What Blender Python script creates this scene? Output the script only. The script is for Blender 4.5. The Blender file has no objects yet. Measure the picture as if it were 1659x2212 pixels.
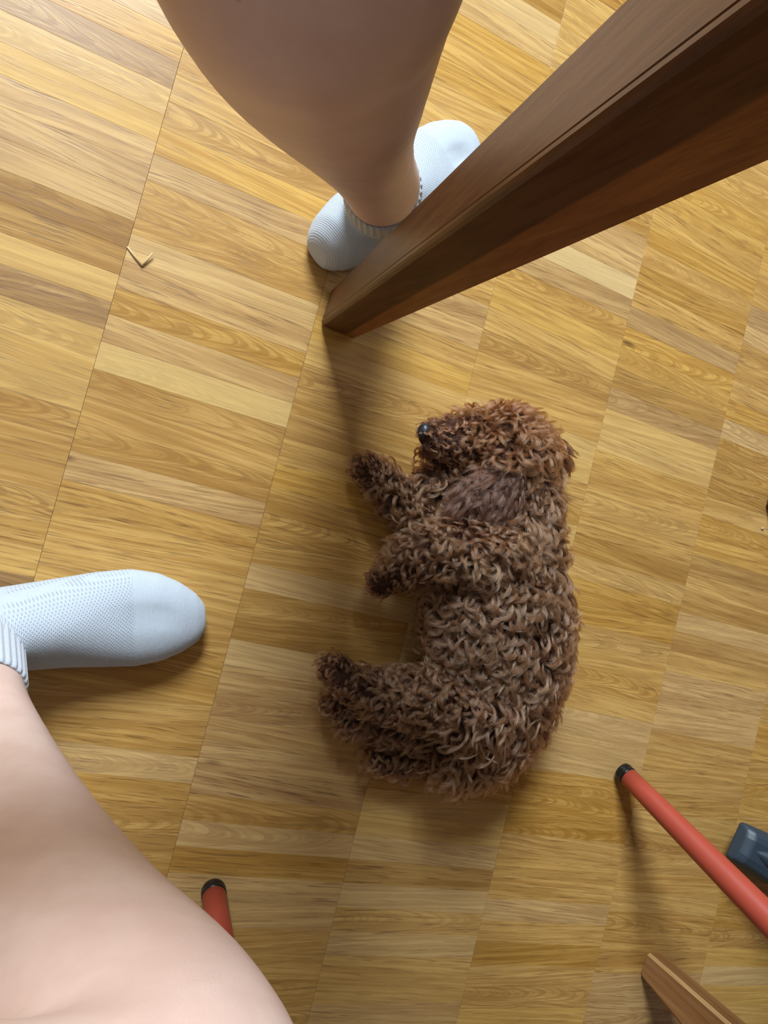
import bpy, bmesh, math, random
import numpy as np
from mathutils import Vector, Matrix

random.seed(7)
rng = np.random.default_rng(11)
scene = bpy.context.scene
COL = scene.collection
PI = math.pi

# ------------------------------------------------------------------ camera
cd = bpy.data.cameras.new('camera')
cam = bpy.data.objects.new('camera', cd)
COL.objects.link(cam)
right = Vector((0.92915, 0.0, 0.36970))
up = Vector((0.01918, 0.99865, -0.04821))
fwd = Vector((0.36920, -0.05188, -0.92790))
m = Matrix((right, up, -fwd)).transposed().to_4x4()
m.translation = Vector((0, 0, 0.78))
cam.matrix_world = m
cd.sensor_fit = 'VERTICAL'
cd.sensor_height = 36.0
cd.lens = 1533.0 / 2212.0 * 36.0
cd.clip_start = 0.02
scene.camera = cam

# ------------------------------------------------------------------ world, light, exposure
w = bpy.data.worlds.new('sky')
scene.world = w
w.use_nodes = True
bg = w.node_tree.nodes['Background']
bg.inputs['Color'].default_value = (0.62, 0.78, 1.0, 1)
bg.inputs['Strength'].default_value = 1.0


def area(name, loc, target, sx, sy, power, colour):
    l = bpy.data.lights.new(name, 'AREA')
    l.shape = 'RECTANGLE'
    l.size, l.size_y = sx, sy
    l.energy = power
    l.color = colour
    o = bpy.data.objects.new(name, l)
    o.location = loc
    o.rotation_euler = (Vector(target) - Vector(loc)).to_track_quat('-Z', 'Y').to_euler()
    COL.objects.link(o)
    return o


area('window_daylight', (-0.14, 2.72, 2), (0.25, 0.0, 0.15), 1.05, 1.20, 205.0, (0.79, 0.905, 1.0))

scene.view_settings.view_transform = 'Standard'
scene.view_settings.look = 'None'
scene.view_settings.exposure = 0.22
scene.view_settings.gamma = 1.0
scene.view_settings.use_curve_mapping = False
scene.cycles.use_denoising = True
scene.cycles.max_bounces = 8
scene.cycles.diffuse_bounces = 4
scene.cycles.glossy_bounces = 4
scene.cycles.transmission_bounces = 5
scene.cycles.adaptive_threshold = 0.02


# ------------------------------------------------------------------ helpers
def tag(o, label=None, cat=None, group=None, kind=None):
    if label: o['label'] = label
    if cat: o['category'] = cat
    if group: o['group'] = group
    if kind: o['kind'] = kind
    return o


def link(name, me, mat=None, parent=None, smooth=False):
    o = bpy.data.objects.new(name, me)
    COL.objects.link(o)
    if mat is not None and not me.materials:
        me.materials.append(mat)
    if smooth:
        me.polygons.foreach_set('use_smooth', np.ones(len(me.polygons), dtype=bool))
    if parent is not None:
        o.parent = parent
    return o


def mesh(name, verts, faces):
    me = bpy.data.meshes.new(name)
    me.from_pydata([tuple(v) for v in verts], [], faces)
    me.update()
    return me


def empty(name, loc=(0, 0, 0)):
    o = bpy.data.objects.new(name, None)
    o.location = loc
    o.empty_display_size = 0.05
    COL.objects.link(o)
    return o


class Geo:
    """Collects shapes that belong to one mesh."""
    def __init__(s):
        s.v, s.f = [], []

    def add(s, v, f):
        k = len(s.v)
        s.v += [tuple(p) for p in v]
        s.f += [tuple(i + k for i in q) for q in f]

    def rings(s, rings, cap=True):
        n = len(rings[0])
        v = [p for r in rings for p in r]
        f = []
        for i in range(len(rings) - 1):
            for j in range(n):
                a, b = i * n + j, i * n + (j + 1) % n
                f.append((a, b, b + n, a + n))
        if cap:
            f.append(tuple(reversed(range(n))))
            f.append(tuple(range((len(rings) - 1) * n, len(rings) * n)))
        s.add(v, f)

    def box(s, c, size, rz=0.0):
        x, y, z = (q / 2 for q in size)
        ca, sa = math.cos(rz), math.sin(rz)
        v = []
        for dz in (-z, z):
            for dx, dy in ((-x, -y), (x, -y), (x, y), (-x, y)):
                v.append((c[0] + dx * ca - dy * sa, c[1] + dx * sa + dy * ca, c[2] + dz))
        s.add(v, [(3, 2, 1, 0), (4, 5, 6, 7), (0, 1, 5, 4), (1, 2, 6, 5), (2, 3, 7, 6), (3, 0, 4, 7)])

    def tube(s, pts, rad, n=20, cap=True):
        """Round tube through pts; rad a number or one per point."""
        pts = [Vector(p) for p in pts]
        rad = [rad] * len(pts) if isinstance(rad, (int, float)) else rad
        rs = []
        ref = None
        for i, p in enumerate(pts):
            t = (pts[min(i + 1, len(pts) - 1)] - pts[max(i - 1, 0)]).normalized()
            if ref is None:
                ref = Vector((0, 0, 1)) if abs(t.z) < 0.9 else Vector((1, 0, 0))
            u = (ref - t * ref.dot(t)).normalized()
            q = t.cross(u)
            ref = u
            rs.append([p + (u * math.cos(2 * PI * k / n) + q * math.sin(2 * PI * k / n)) * rad[i] for k in range(n)])
        s.rings(rs, cap)

    def chain(s, pts, n=24, sub=6):
        """Smooth limb: pts = (x, y, z, horizontal radius, vertical radius), rounded ends."""
        P = np.array([tuple(p) if len(p) == 5 else tuple(p) + (p[3],) for p in pts], float)
        Q = []
        for i in range(len(P) - 1):
            p0, p1, p2, p3 = P[max(i - 1, 0)], P[i], P[i + 1], P[min(i + 2, len(P) - 1)]
            for k in range(sub):
                t = k / sub
                Q.append(0.5 * (2 * p1 + (p2 - p0) * t + (2 * p0 - 5 * p1 + 4 * p2 - p3) * t * t + (3 * p1 - p0 - 3 * p2 + p3) * t ** 3))
        Q.append(P[-1])
        Q = np.array(Q)
        T = np.gradient(Q[:, :3], axis=0)
        T /= np.linalg.norm(T, axis=1)[:, None]
        full = []
        r0, r1 = Q[0, 3:].mean(), Q[-1, 3:].mean()
        for a in (0.1, 0.4, 0.7, 0.9):
            c = Q[0].copy(); c[:3] -= T[0] * r0 * math.cos(a * PI / 2); c[3:] *= math.sin(a * PI / 2); full.append((c, T[0]))
        for q, t in zip(Q, T): full.append((q, t))
        for a in (0.9, 0.7, 0.4, 0.1):
            c = Q[-1].copy(); c[:3] += T[-1] * r1 * math.cos(a * PI / 2); c[3:] *= math.sin(a * PI / 2); full.append((c, T[-1]))
        rs = []
        for q, t in full:
            ref = np.array([0, 0, 1.0]) if abs(t[2]) < 0.75 else np.array([1.0, 0, 0])
            h = np.cross(t, ref); h /= np.linalg.norm(h)
            v = np.cross(h, t)
            rs.append([q[:3] + h * q[3] * math.cos(2 * PI * k / n) + v * q[4] * math.sin(2 * PI * k / n) for k in range(n)])
        s.rings(rs)

    def mesh(s, name):
        return mesh(name, s.v, s.f)

    def build(s, name, mat, parent=None, smooth=False):
        return link(name, s.mesh(name), mat, parent, smooth)


def bake(me, name, mods):
    """One continuous mesh: applies modifiers and returns the result."""
    o = bpy.data.objects.new('bake', me)
    COL.objects.link(o)
    for kind, kw in mods:
        md = o.modifiers.new(kind, kind)
        for k, v in kw.items():
            setattr(md, k, v)
    dg = bpy.context.evaluated_depsgraph_get()
    out = bpy.data.meshes.new_from_object(o.evaluated_get(dg))
    bpy.data.objects.remove(o)
    bpy.data.meshes.remove(me)
    out.name = name
    return out


def bevel_box(g, size, b, seg=2):
    bm = bmesh.new()
    bmesh.ops.create_cube(bm, size=1.0)
    bmesh.ops.scale(bm, vec=size, verts=bm.verts)
    bmesh.ops.bevel(bm, geom=bm.edges[:], offset=b, segments=seg, affect='EDGES', profile=0.5)
    me = bpy.data.meshes.new(g)
    bm.to_mesh(me)
    bm.free()
    return me


# ------------------------------------------------------------------ materials
class NT:
    def __init__(s, name):
        s.m = bpy.data.materials.new(name)
        s.m.use_nodes = True
        s.t = s.m.node_tree
        s.b = s.t.nodes['Principled BSDF']

    def n(s, kind, **kw):
        nd = s.t.nodes.new(kind)
        for k, v in kw.items():
            setattr(nd, k, v)
        return nd

    def put(s, sock, val):
        if hasattr(val, 'is_linked') or isinstance(val, bpy.types.NodeSocket):
            s.t.links.new(val, sock)
        else:
            sock.default_value = val

    def math(s, op, a, b=0.0, c=None, clamp=False):
        nd = s.n('ShaderNodeMath', operation=op, use_clamp=clamp)
        s.put(nd.inputs[0], a); s.put(nd.inputs[1], b)
        if c is not None: s.put(nd.inputs[2], c)
        return nd.outputs[0]

    def mix(s, f, a, b, blend='MIX'):
        nd = s.n('ShaderNodeMix', data_type='RGBA', blend_type=blend)
        s.put(nd.inputs[0], f); s.put(nd.inputs[6], a); s.put(nd.inputs[7], b)
        return nd.outputs[2]

    def noise(s, vec, scale, detail=3.0, rough=0.5, dist=0.0):
        nd = s.n('ShaderNodeTexNoise')
        s.put(nd.inputs['Vector'], vec)
        nd.inputs['Scale'].default_value = scale
        nd.inputs['Detail'].default_value = detail
        nd.inputs['Roughness'].default_value = rough
        nd.inputs['Distortion'].default_value = dist
        return nd.outputs[0]

    def xyz(s, x, y, z):
        nd = s.n('ShaderNodeCombineXYZ')
        s.put(nd.inputs[0], x); s.put(nd.inputs[1], y); s.put(nd.inputs[2], z)
        return nd.outputs[0]

    def sep(s, v):
        nd = s.n('ShaderNodeSeparateXYZ')
        s.put(nd.inputs[0], v)
        return nd.outputs

    def ramp(s, f, stops):
        nd = s.n('ShaderNodeValToRGB')
        e = nd.color_ramp.elements
        while len(e) > 1: e.remove(e[0])
        e[0].position, e[0].color = stops[0]
        for p, c in stops[1:]:
            q = e.new(p); q.color = c
        s.put(nd.inputs[0], f)
        return nd.outputs[0]

    def rng(s, v, a, b, c=0.0, d=1.0, smooth=True):
        nd = s.n('ShaderNodeMapRange', interpolation_type='SMOOTHSTEP' if smooth else 'LINEAR')
        s.put(nd.inputs[0], v)
        for i, q in enumerate((a, b, c, d)): nd.inputs[1 + i].default_value = q
        return nd.outputs[0]

    def bump(s, h, strength, dist):
        nd = s.n('ShaderNodeBump')
        nd.inputs['Strength'].default_value = strength
        nd.inputs['Distance'].default_value = dist
        s.put(nd.inputs['Height'], h)
        s.put(s.b.inputs['Normal'], nd.outputs[0])

    def set(s, **kw):
        names = dict(col='Base Color', rough='Roughness', metal='Metallic', spec='Specular IOR Level', coat='Coat Weight',
                     coatr='Coat Roughness', sss='Subsurface Weight', sssr='Subsurface Radius', ssss='Subsurface Scale', sheen='Sheen Weight')
        for k, v in kw.items():
            s.put(s.b.inputs[names[k]], v)
        return s.m

    def obj(s):
        return s.n('ShaderNodeTexCoord').outputs['Object']


def c4(r, g, b):
    return (r, g, b, 1)


def plain(name, col, rough=0.5, spec=0.5, metal=0.0, coat=0.0):
    q = NT(name)
    n = q.noise(q.obj(), 60.0, 3)
    k = q.mix(q.math('MULTIPLY', n, 0.25), c4(*col), c4(*[x * 0.7 for x in col]))
    return q.set(col=k, rough=rough, spec=spec, metal=metal, coat=coat)


def oak_strip():
    q = NT('oak_strip')
    at = q.n('ShaderNodeAttribute', attribute_name='pc')
    px, py, pz = q.sep(at.outputs['Vector'])
    oi = q.n('ShaderNodeObjectInfo')
    rnd = q.math('ADD', oi.outputs['Random'], pz)
    wn = q.n('ShaderNodeTexWhiteNoise', noise_dimensions='1D')
    q.put(wn.inputs['W'], pz)
    r0, r1, r2 = q.sep(wn.outputs['Color'])
    oc = q.n('ShaderNodeSeparateColor')
    q.put(oc.inputs[0], oi.outputs['Color'])
    a = oi.outputs['Alpha']

    def pick(o, r):
        return q.math('ADD', q.math('MULTIPLY', a, o), q.math('MULTIPLY', q.math('SUBTRACT', 1.0, a), r))
    wn2 = q.n('ShaderNodeTexWhiteNoise', noise_dimensions='1D')
    q.put(wn2.inputs['W'], rnd)
    r3, r4, r5 = q.sep(wn2.outputs['Color'])
    tone = pick(oc.outputs[0], q.math('MULTIPLY_ADD', r0, 0.6, 0.2))
    grey = pick(oc.outputs[1], r1)
    fig = pick(oc.outputs[2], r2)
    off = q.math('MULTIPLY', rnd, 37.0)
    # slow wander of the grain, and cathedral figure
    low = q.noise(q.xyz(q.math('MULTIPLY_ADD', px, 8.0, off), q.math('MULTIPLY', py, 26.0), off), 1.0, 1, 0.4)
    wander = q.math('MULTIPLY', q.math('SUBTRACT', low, 0.5), q.math('MULTIPLY_ADD', fig, 0.016, 0.002))
    slope = q.math('MULTIPLY', q.math('SUBTRACT', r4, 0.5), 0.16)
    y2 = q.math('ADD', q.math('ADD', py, wander), q.math('MULTIPLY', px, slope))
    ring = q.noise(q.xyz(q.math('MULTIPLY_ADD', px, 5.0, off), q.math('MULTIPLY', y2, 210.0), off), 1.0, 4, 0.6)
    broad = q.noise(q.xyz(q.math('MULTIPLY_ADD', px, 7.0, off), q.math('MULTIPLY', y2, 50.0), q.math('ADD', off, 5.0)), 1.0, 2, 0.5)
    yo = q.math('MULTIPLY', q.math('SUBTRACT', r3, 0.5), 0.020)
    dy = q.math('SUBTRACT', y2, yo)
    arc = q.math('ADD', px, q.math('MULTIPLY', q.math('MULTIPLY', dy, dy), 330.0))
    cath = q.noise(q.xyz(q.math('MULTIPLY_ADD', arc, 95.0, off), q.math('MULTIPLY', py, 30.0), off), 1.0, 2, 0.5)
    cathw = q.rng(fig, 0.50, 0.85)
    pore = q.noise(q.xyz(q.math('MULTIPLY_ADD', px, 20.0, off), q.math('MULTIPLY', y2, 520.0), off), 1.0, 3, 0.6)
    pores = q.rng(pore, 0.53, 0.66)
    fine = q.rng(q.noise(q.xyz(q.math('MULTIPLY_ADD', px, 45.0, off), q.math('MULTIPLY', y2, 1500.0), off), 1.0, 2, 0.5), 0.42, 0.68)
    rings = q.rng(ring, 0.36, 0.64)
    col = q.mix(rings, c4(0.640, 0.380, 0.112), c4(0.455, 0.236, 0.058))
    col = q.mix(q.math('MULTIPLY', q.rng(broad, 0.42, 0.72), 0.5), col, c4(0.39, 0.20, 0.048))
    col = q.mix(q.math('MULTIPLY', q.math('MULTIPLY', q.rng(cath, 0.44, 0.60), cathw), 0.62), col, c4(0.36, 0.175, 0.040))
    col = q.mix(q.math('MULTIPLY', fine, 0.22), col, c4(0.30, 0.15, 0.04))
    col = q.mix(q.math('MULTIPLY', pores, q.math('MULTIPLY_ADD', r5, 0.5, 0.35)), col, c4(0.225, 0.108, 0.030))
    # knots
    vo = q.n('ShaderNodeTexVoronoi', feature='F1')
    q.put(vo.inputs['Vector'], q.xyz(q.math('MULTIPLY_ADD', px, 7.0, off), q.math('MULTIPLY', py, 26.0), off))
    vo.inputs['Scale'].default_value = 1.0
    vs = q.sep(vo.outputs['Color'])
    kn = q.math('MULTIPLY', q.rng(vo.outputs['Distance'], 0.02, 0.13, 1.0, 0.0), q.math('GREATER_THAN', vs[0], 0.90))
    col = q.mix(q.math('MULTIPLY', kn, 0.75), col, c4(0.10, 0.045, 0.018))
    # tone of the single strip
    t2 = q.math('SUBTRACT', tone, 0.5)
    dark = q.math('MULTIPLY', q.math('MAXIMUM', q.math('MULTIPLY', t2, -2.0), 0.0), 0.85)
    lite = q.math('MULTIPLY', q.math('MAXIMUM', q.math('MULTIPLY', t2, 2.0), 0.0), 0.75)
    col = q.mix(dark, col, q.mix(1.0, col, c4(0.46, 0.39, 0.36), 'MULTIPLY'))
    col = q.mix(lite, col, c4(0.70, 0.49, 0.19))
    gw = q.math('MULTIPLY', q.math('SUBTRACT', grey, 0.5), 2.0)
    hs = q.n('ShaderNodeHueSaturation')
    hs.inputs['Hue'].default_value = 0.5
    q.put(hs.inputs['Saturation'], q.math('MULTIPLY_ADD', gw, -0.13, 1.0))
    q.put(hs.inputs['Color'], col)
    rough = q.math('MULTIPLY_ADD', pores, 0.12, 0.33)
    q.bump(q.math('MULTIPLY', pores, -1.0), 0.10, 0.0006)
    return q.set(col=hs.outputs[0], rough=rough, spec=0.42)


def brown_wood(name, light, dark, rough=0.3, axis='z', tone_pos=None):
    q = NT(name)
    x, y, z = q.sep(q.obj())
    if axis == 'z': L, A, B = z, x, y
    elif axis == 'x': L, A, B = x, y, z
    else: L, A, B = y, x, z
    v = q.xyz(q.math('MULTIPLY', A, 150.0), q.math('MULTIPLY', B, 150.0), q.math('MULTIPLY', L, 5.0))
    n = q.noise(v, 1.0, 4, 0.6, 0.4)
    v2 = q.xyz(q.math('MULTIPLY', A, 900.0), q.math('MULTIPLY', B, 900.0), q.math('MULTIPLY', L, 25.0))
    p = q.rng(q.noise(v2, 1.0, 2), 0.5, 0.75)
    col = q.mix(q.rng(n, 0.3, 0.7), c4(*light), c4(*dark))
    col = q.mix(q.math('MULTIPLY', p, 0.3), col, c4(*[k * 0.4 for k in dark]))
    if tone_pos is not None:   # paler tone past this offset across the leg's face
        at = q.n('ShaderNodeAttribute', attribute_name='tone_pos')
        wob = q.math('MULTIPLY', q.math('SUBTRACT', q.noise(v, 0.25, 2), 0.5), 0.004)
        f = q.rng(q.math('ADD', at.outputs['Fac'], wob), tone_pos - 0.0015, tone_pos + 0.0015)
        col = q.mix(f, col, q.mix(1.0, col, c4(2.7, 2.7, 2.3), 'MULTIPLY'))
    q.bump(p, 0.08, 0.0005)
    return q.set(col=col, rough=rough, spec=0.22)


def skin_mat():
    q = NT('skin')
    v = q.obj()
    n = q.noise(v, 30.0, 3, 0.6)
    n2 = q.noise(v, 9.0, 2)
    col = q.mix(q.rng(n, 0.3, 0.7), c4(0.65, 0.475, 0.405), c4(0.59, 0.41, 0.345))
    col = q.mix(q.math('MULTIPLY', q.rng(n2, 0.45, 0.75), 0.4), col, c4(0.66, 0.42, 0.36))
    vo = q.n('ShaderNodeTexVoronoi', feature='F1')
    q.put(vo.inputs['Vector'], v)
    vo.inputs['Scale'].default_value = 45.0
    vs = q.sep(vo.outputs['Color'])
    spot = q.math('MULTIPLY', q.rng(vo.outputs['Distance'], 0.02, 0.075, 1.0, 0.0), q.math('GREATER_THAN', vs[1], 0.72))
    col = q.mix(q.math('MULTIPLY', spot, 0.45), col, c4(0.25, 0.15, 0.13))
    q.bump(q.noise(v, 700.0, 2), 0.12, 0.0006)
    q.set(col=col, rough=0.48, spec=0.35, sss=0.12, ssss=0.012)
    q.b.inputs['Subsurface Radius'].default_value = (1.0, 0.35, 0.2)
    return q.m


def knit_mat(name, ribs=False):
    q = NT(name)
    x, y, z = q.sep(q.obj())
    n = q.noise(q.obj(), 900.0, 2)
    if ribs:
        h = n
        col = q.mix(q.rng(n, 0.3, 0.7), c4(0.50, 0.53, 0.58), c4(0.42, 0.45, 0.50))
        q.bump(h, 0.35, 0.0008)
    else:
        s = 2 * PI / 0.0030
        a = q.math('SINE', q.math('MULTIPLY', q.math('ADD', x, y), s * 0.78))
        b = q.math('SINE', q.math('MULTIPLY', q.math('SUBTRACT', x, q.math('ADD', y, z)), s * 0.78))
        holes = q.rng(q.math('MULTIPLY', q.math('MULTIPLY_ADD', a, 0.5, 0.5), q.math('MULTIPLY_ADD', b, 0.5, 0.5)), 0.35, 0.8)
        rows = q.math('MULTIPLY_ADD', q.math('SINE', q.math('MULTIPLY', x, 2 * PI / 0.0016)), 0.5, 0.5)
        toe = q.rng(x, 0.188, 0.194)
        heel = q.rng(x, 0.075, 0.085)
        topm = q.math('MULTIPLY', q.math('MULTIPLY', heel, q.math('SUBTRACT', 1.0, toe)), q.rng(z, 0.010, 0.016))
        h = q.math('SUBTRACT', q.math('MULTIPLY', rows, 0.35), q.math('MULTIPLY', holes, topm))
        h = q.math('ADD', h, q.math('MULTIPLY', n, 0.5))
        col = q.mix(q.math('MULTIPLY', q.math('MULTIPLY', holes, topm), 0.5), c4(0.48, 0.53, 0.59), c4(0.22, 0.245, 0.29))
        col = q.mix(q.math('MULTIPLY', q.rng(q.noise(q.obj(), 260.0, 3), 0.6, 0.72), 0.35), col, c4(0.42, 0.45, 0.54))
        q.bump(h, 0.55, 0.0011)
    return q.set(col=col, rough=0.9, spec=0.1, sheen=0.25)


def hair_mat(name, dark, light, warm):
    mt = bpy.data.materials.new(name)
    mt.use_nodes = True
    t = mt.node_tree
    t.nodes.remove(t.nodes['Principled BSDF'])
    h = t.nodes.new('ShaderNodeBsdfHairPrincipled')
    h.parametrization = 'COLOR'
    hi = t.nodes.new('ShaderNodeHairInfo')
    geo = t.nodes.new('ShaderNodeNewGeometry')
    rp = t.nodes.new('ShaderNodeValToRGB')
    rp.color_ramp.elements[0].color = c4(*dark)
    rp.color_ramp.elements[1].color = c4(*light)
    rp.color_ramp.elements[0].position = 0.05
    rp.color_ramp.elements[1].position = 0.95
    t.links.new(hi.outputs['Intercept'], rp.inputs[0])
    mx = t.nodes.new('ShaderNodeMix')
    mx.data_type = 'RGBA'
    mu = t.nodes.new('ShaderNodeMath'); mu.operation = 'MULTIPLY'; mu.inputs[1].default_value = 0.7
    t.links.new(hi.outputs['Random'], mu.inputs[0])
    t.links.new(mu.outputs[0], mx.inputs[0])
    t.links.new(rp.outputs[0], mx.inputs[6])
    mx.inputs[7].default_value = c4(*warm)
    t.links.new(mx.outputs[2], h.inputs['Color'])
    h.inputs['Roughness'].default_value = 0.32
    h.inputs['Radial Roughness'].default_value = 0.42
    h.inputs['Random Roughness'].default_value = 0.3
    t.links.new(h.outputs[0], t.nodes['Material Output'].inputs[0])
    return mt


M_OAK = oak_strip()
M_SUB = plain('floor_screed', (0.10, 0.055, 0.02), 0.9)
M_WALL = plain('wall_paint', (0.42, 0.39, 0.35), 0.9)
M_CEIL = plain('ceiling_paint', (0.62, 0.61, 0.58), 0.9)
M_WHITE = plain('window_paint', (0.82, 0.82, 0.82), 0.4)
M_TABLE = brown_wood('walnut_stained_wood', (0.115, 0.044, 0.0135), (0.070, 0.025, 0.007), 0.42, 'z', tone_pos=0.030)
M_TOP = brown_wood('walnut_stained_top', (0.150, 0.066, 0.022), (0.088, 0.036, 0.011), 0.30, 'x')
M_CHAIRW = brown_wood('oiled_chair_wood', (0.35, 0.175, 0.068), (0.25, 0.115, 0.040), 0.42, 'z')
M_WORN = brown_wood('worn_pale_edge', (0.66, 0.43, 0.20), (0.50, 0.29, 0.11), 0.5, 'z')
M_SKIN = skin_mat()
M_SOCK = knit_mat('white_sock_knit')
M_RIB = knit_mat('white_sock_rib', True)
M_SHORTS = plain('navy_cotton', (0.03, 0.04, 0.08), 0.9)
M_RED = plain('coral_red_lacquer', (0.40, 0.060, 0.034), 0.42)
M_RUB = plain('black_rubber', (0.006, 0.0065, 0.007), 0.30, 0.35)
M_PLA = plain('slate_plastic', (0.026, 0.042, 0.060), 0.48)
M_STRAW = plain('dry_straw', (0.62, 0.45, 0.22), 0.7)
M_CRUMB = plain('biscuit_crumb', (0.50, 0.36, 0.20), 0.9)
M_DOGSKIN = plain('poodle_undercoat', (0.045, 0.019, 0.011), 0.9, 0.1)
M_NOSE = NT('dog_nose')
_n = M_NOSE.noise(M_NOSE.obj(), 500.0, 2)
M_NOSE.bump(_n, 0.4, 0.0008)
M_NOSE = M_NOSE.set(col=c4(0.012, 0.013, 0.017), rough=0.42)
M_EYE = plain('dog_eye', (0.01, 0.006, 0.004), 0.08)
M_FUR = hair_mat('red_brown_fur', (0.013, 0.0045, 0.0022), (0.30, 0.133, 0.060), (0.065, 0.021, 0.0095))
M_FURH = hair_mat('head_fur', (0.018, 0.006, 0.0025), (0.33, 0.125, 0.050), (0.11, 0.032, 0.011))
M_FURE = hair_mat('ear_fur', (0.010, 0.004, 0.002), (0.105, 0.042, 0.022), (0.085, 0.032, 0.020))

# ------------------------------------------------------------------ room
X0, X1, Y0, Y1, ZC = -2.0, 2.7, -2.7, 2.6, 3.0
g = Geo(); g.box(((X0 + X1) / 2, (Y0 + Y1) / 2, -0.030), (X1 - X0, Y1 - Y0, 0.04))
floor = tag(g.build('floor', M_SUB), kind='structure')
g = Geo(); g.box(((X0 + X1) / 2, (Y0 + Y1) / 2, ZC + 0.05), (X1 - X0 + 0.2, Y1 - Y0 + 0.2, 0.1))
tag(g.build('ceiling', M_CEIL), kind='structure')
for nm, c, s in (('wall_left', (X0 - 0.05, (Y0 + Y1) / 2, ZC / 2 - 0.025), (0.1, Y1 - Y0, ZC + 0.05)),
                 ('wall_right', (X1 + 0.05, (Y0 + Y1) / 2, ZC / 2 - 0.025), (0.1, Y1 - Y0, ZC + 0.05)),
                 ('wall_front', ((X0 + X1) / 2, Y0 - 0.05, ZC / 2 - 0.025), (X1 - X0 + 0.2, 0.1, ZC + 0.05))):
    g = Geo(); g.box(c, s)
    tag(g.build(nm, M_WALL), kind='structure')
WX0, WX1, WZ0, WZ1 = -0.72, 0.44, 1.35, 2.65
g = Geo()
g.box(((X0 + WX0) / 2 - 0.05, Y1 + 0.05, ZC / 2 - 0.025), (WX0 - X0 + 0.1, 0.1, ZC + 0.05))
g.box(((X1 + WX1) / 2 + 0.05, Y1 + 0.05, ZC / 2 - 0.025), (X1 - WX1 + 0.1, 0.1, ZC + 0.05))
g.box(((WX0 + WX1) / 2, Y1 + 0.05, WZ0 / 2 - 0.025), (WX1 - WX0, 0.1, WZ0 + 0.05))
g.box(((WX0 + WX1) / 2, Y1 + 0.05, (WZ1 + ZC) / 2), (WX1 - WX0, 0.1, ZC - WZ1))
tag(g.build('wall_back', M_WALL), kind='structure')
g = Geo()
t = 0.05
g.box((WX0 + t / 2, Y1 + 0.05, (WZ0 + WZ1) / 2), (t, 0.07, WZ1 - WZ0))
g.box((WX1 - t / 2, Y1 + 0.05, (WZ0 + WZ1) / 2), (t, 0.07, WZ1 - WZ0))
g.box(((WX0 + WX1) / 2, Y1 + 0.05, WZ0 + t / 2), (WX1 - WX0 - 2 * t, 0.07, t))
g.box(((WX0 + WX1) / 2, Y1 + 0.05, WZ1 - t / 2), (WX1 - WX0 - 2 * t, 0.07, t))
tag(g.build('window_1', M_WHITE), kind='structure')
for nm, c, s in (('baseboard_left', (X0 + 0.008, (Y0 + Y1) / 2, 0.035), (0.016, Y1 - Y0, 0.07)),
                 ('baseboard_right', (X1 - 0.008, (Y0 + Y1) / 2, 0.035), (0.016, Y1 - Y0, 0.07)),
                 ('baseboard_front', ((X0 + X1) / 2, Y0 + 0.008, 0.035), (X1 - X0 - 0.04, 0.016, 0.07)),
                 ('baseboard_back', ((X0 + X1) / 2, Y1 - 0.008, 0.035), (X1 - X0 - 0.04, 0.016, 0.07))):
    g = Geo(); g.box(c, s)
    tag(g.build(nm, M_WHITE), kind='structure')

# ------------------------------------------------------------------ oak strips, each a plank of the floor
LP, WP, U0, ANG = 0.20606, 0.028779, -0.034083, math.radians(-15.565)
OFF = {-1: -0.3450, 0: -0.36134, 1: 0.36863, 2: 0.36859, 3: -0.45792, 4: -0.4495, 5: -0.4610}
D1 = (math.cos(ANG), math.sin(ANG))
D2 = (math.sin(ANG), -math.cos(ANG))
GAP, CH, TH = 0.00007, 0.00012, 0.0098
TONES = {(-1, -3): (-0.4, 'g'), (-1, 3): (-0.6, ''), (-1, 4): (-0.5, ''), (-1, 5): (0.3, ''), (-1, 6): (-0.5, 'g'), (-1, 16): (-0.9, 'g'), (-1, 15): (0.2, 'r'),
         (0, -2): (0.1, ''), (0, -1): (-0.1, ''), (0, 5): (0.0, 'g'), (0, 7): (-0.1, 'g'), (0, 8): (0.7, ''), (0, 9): (-0.3, ''), (0, 10): (-0.12, ''), (1, -38): (-0.5, 'r'),
         (1, -37): (0.5, 'g'), (1, -34): (0, ''), (1, -33): (-0.05, 'o'), (1, -24): (-0.25, 'g'), (1, -23): (0, 'g'), (1, -22): (-0.1, ''), (1, -15): (0.05, 'o'),
         (1, -14): (-0.2, ''), (1, -12): (-0.15, ''), (1, -11): (0.2, 'g'), (1, -10): (-0.1, ''), (1, -9): (-0.5, ''), (1, -8): (0.3, 'g'), (1, -7): (0.05, 'g'), (1, -6): (0, 'g'), (1, -3): (-0.3, 'g'),
         (1, -2): (-0.1, ''), (1, -1): (0.2, 'g'), (1, 0): (-0.3, 'o'), (2, -28): (0.7, 'g'), (2, -27): (-0.4, 'g'), (2, -26): (0.0, ''), (2, -13): (0, ''), (2, -4): (-0.1, ''),
         (2, 0): (-0.5, ''), (2, 1): (0.25, 'g'), (2, 3): (0.2, 'g'), (3, -2): (-0.2, 'o'), (3, 0): (-0.25, 'o'), (3, 2): (-0.4, 'g'), (3, 3): (0, 'o'), (3, 4): (0.1, 'o'),
         (3, 5): (-0.5, ''), (3, 6): (-0.35, 'g'), (3, 11): (0.1, ''), (3, 13): (-0.45, 'o'), (3, 14): (0.15, ''), (3, 15): (-0.25, 'o'), (3, 16): (-0.2, 'o'), (3, 30): (0.1, 'g'),
         (3, 32): (-0.35, 'o'), (4, -1): (-0.4, 'g'), (4, 4): (-0.1, 'o'), (4, 5): (0.1, 'g'), (4, 6): (-0.3, 'r'), (4, 8): (-0.4, 'r'), (4, 12): (-0.5, ''), (4, 14): (-0.4, ''),
         (4, 15): (0.15, 'g'), (4, 16): (-0.35, '')}
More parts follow.
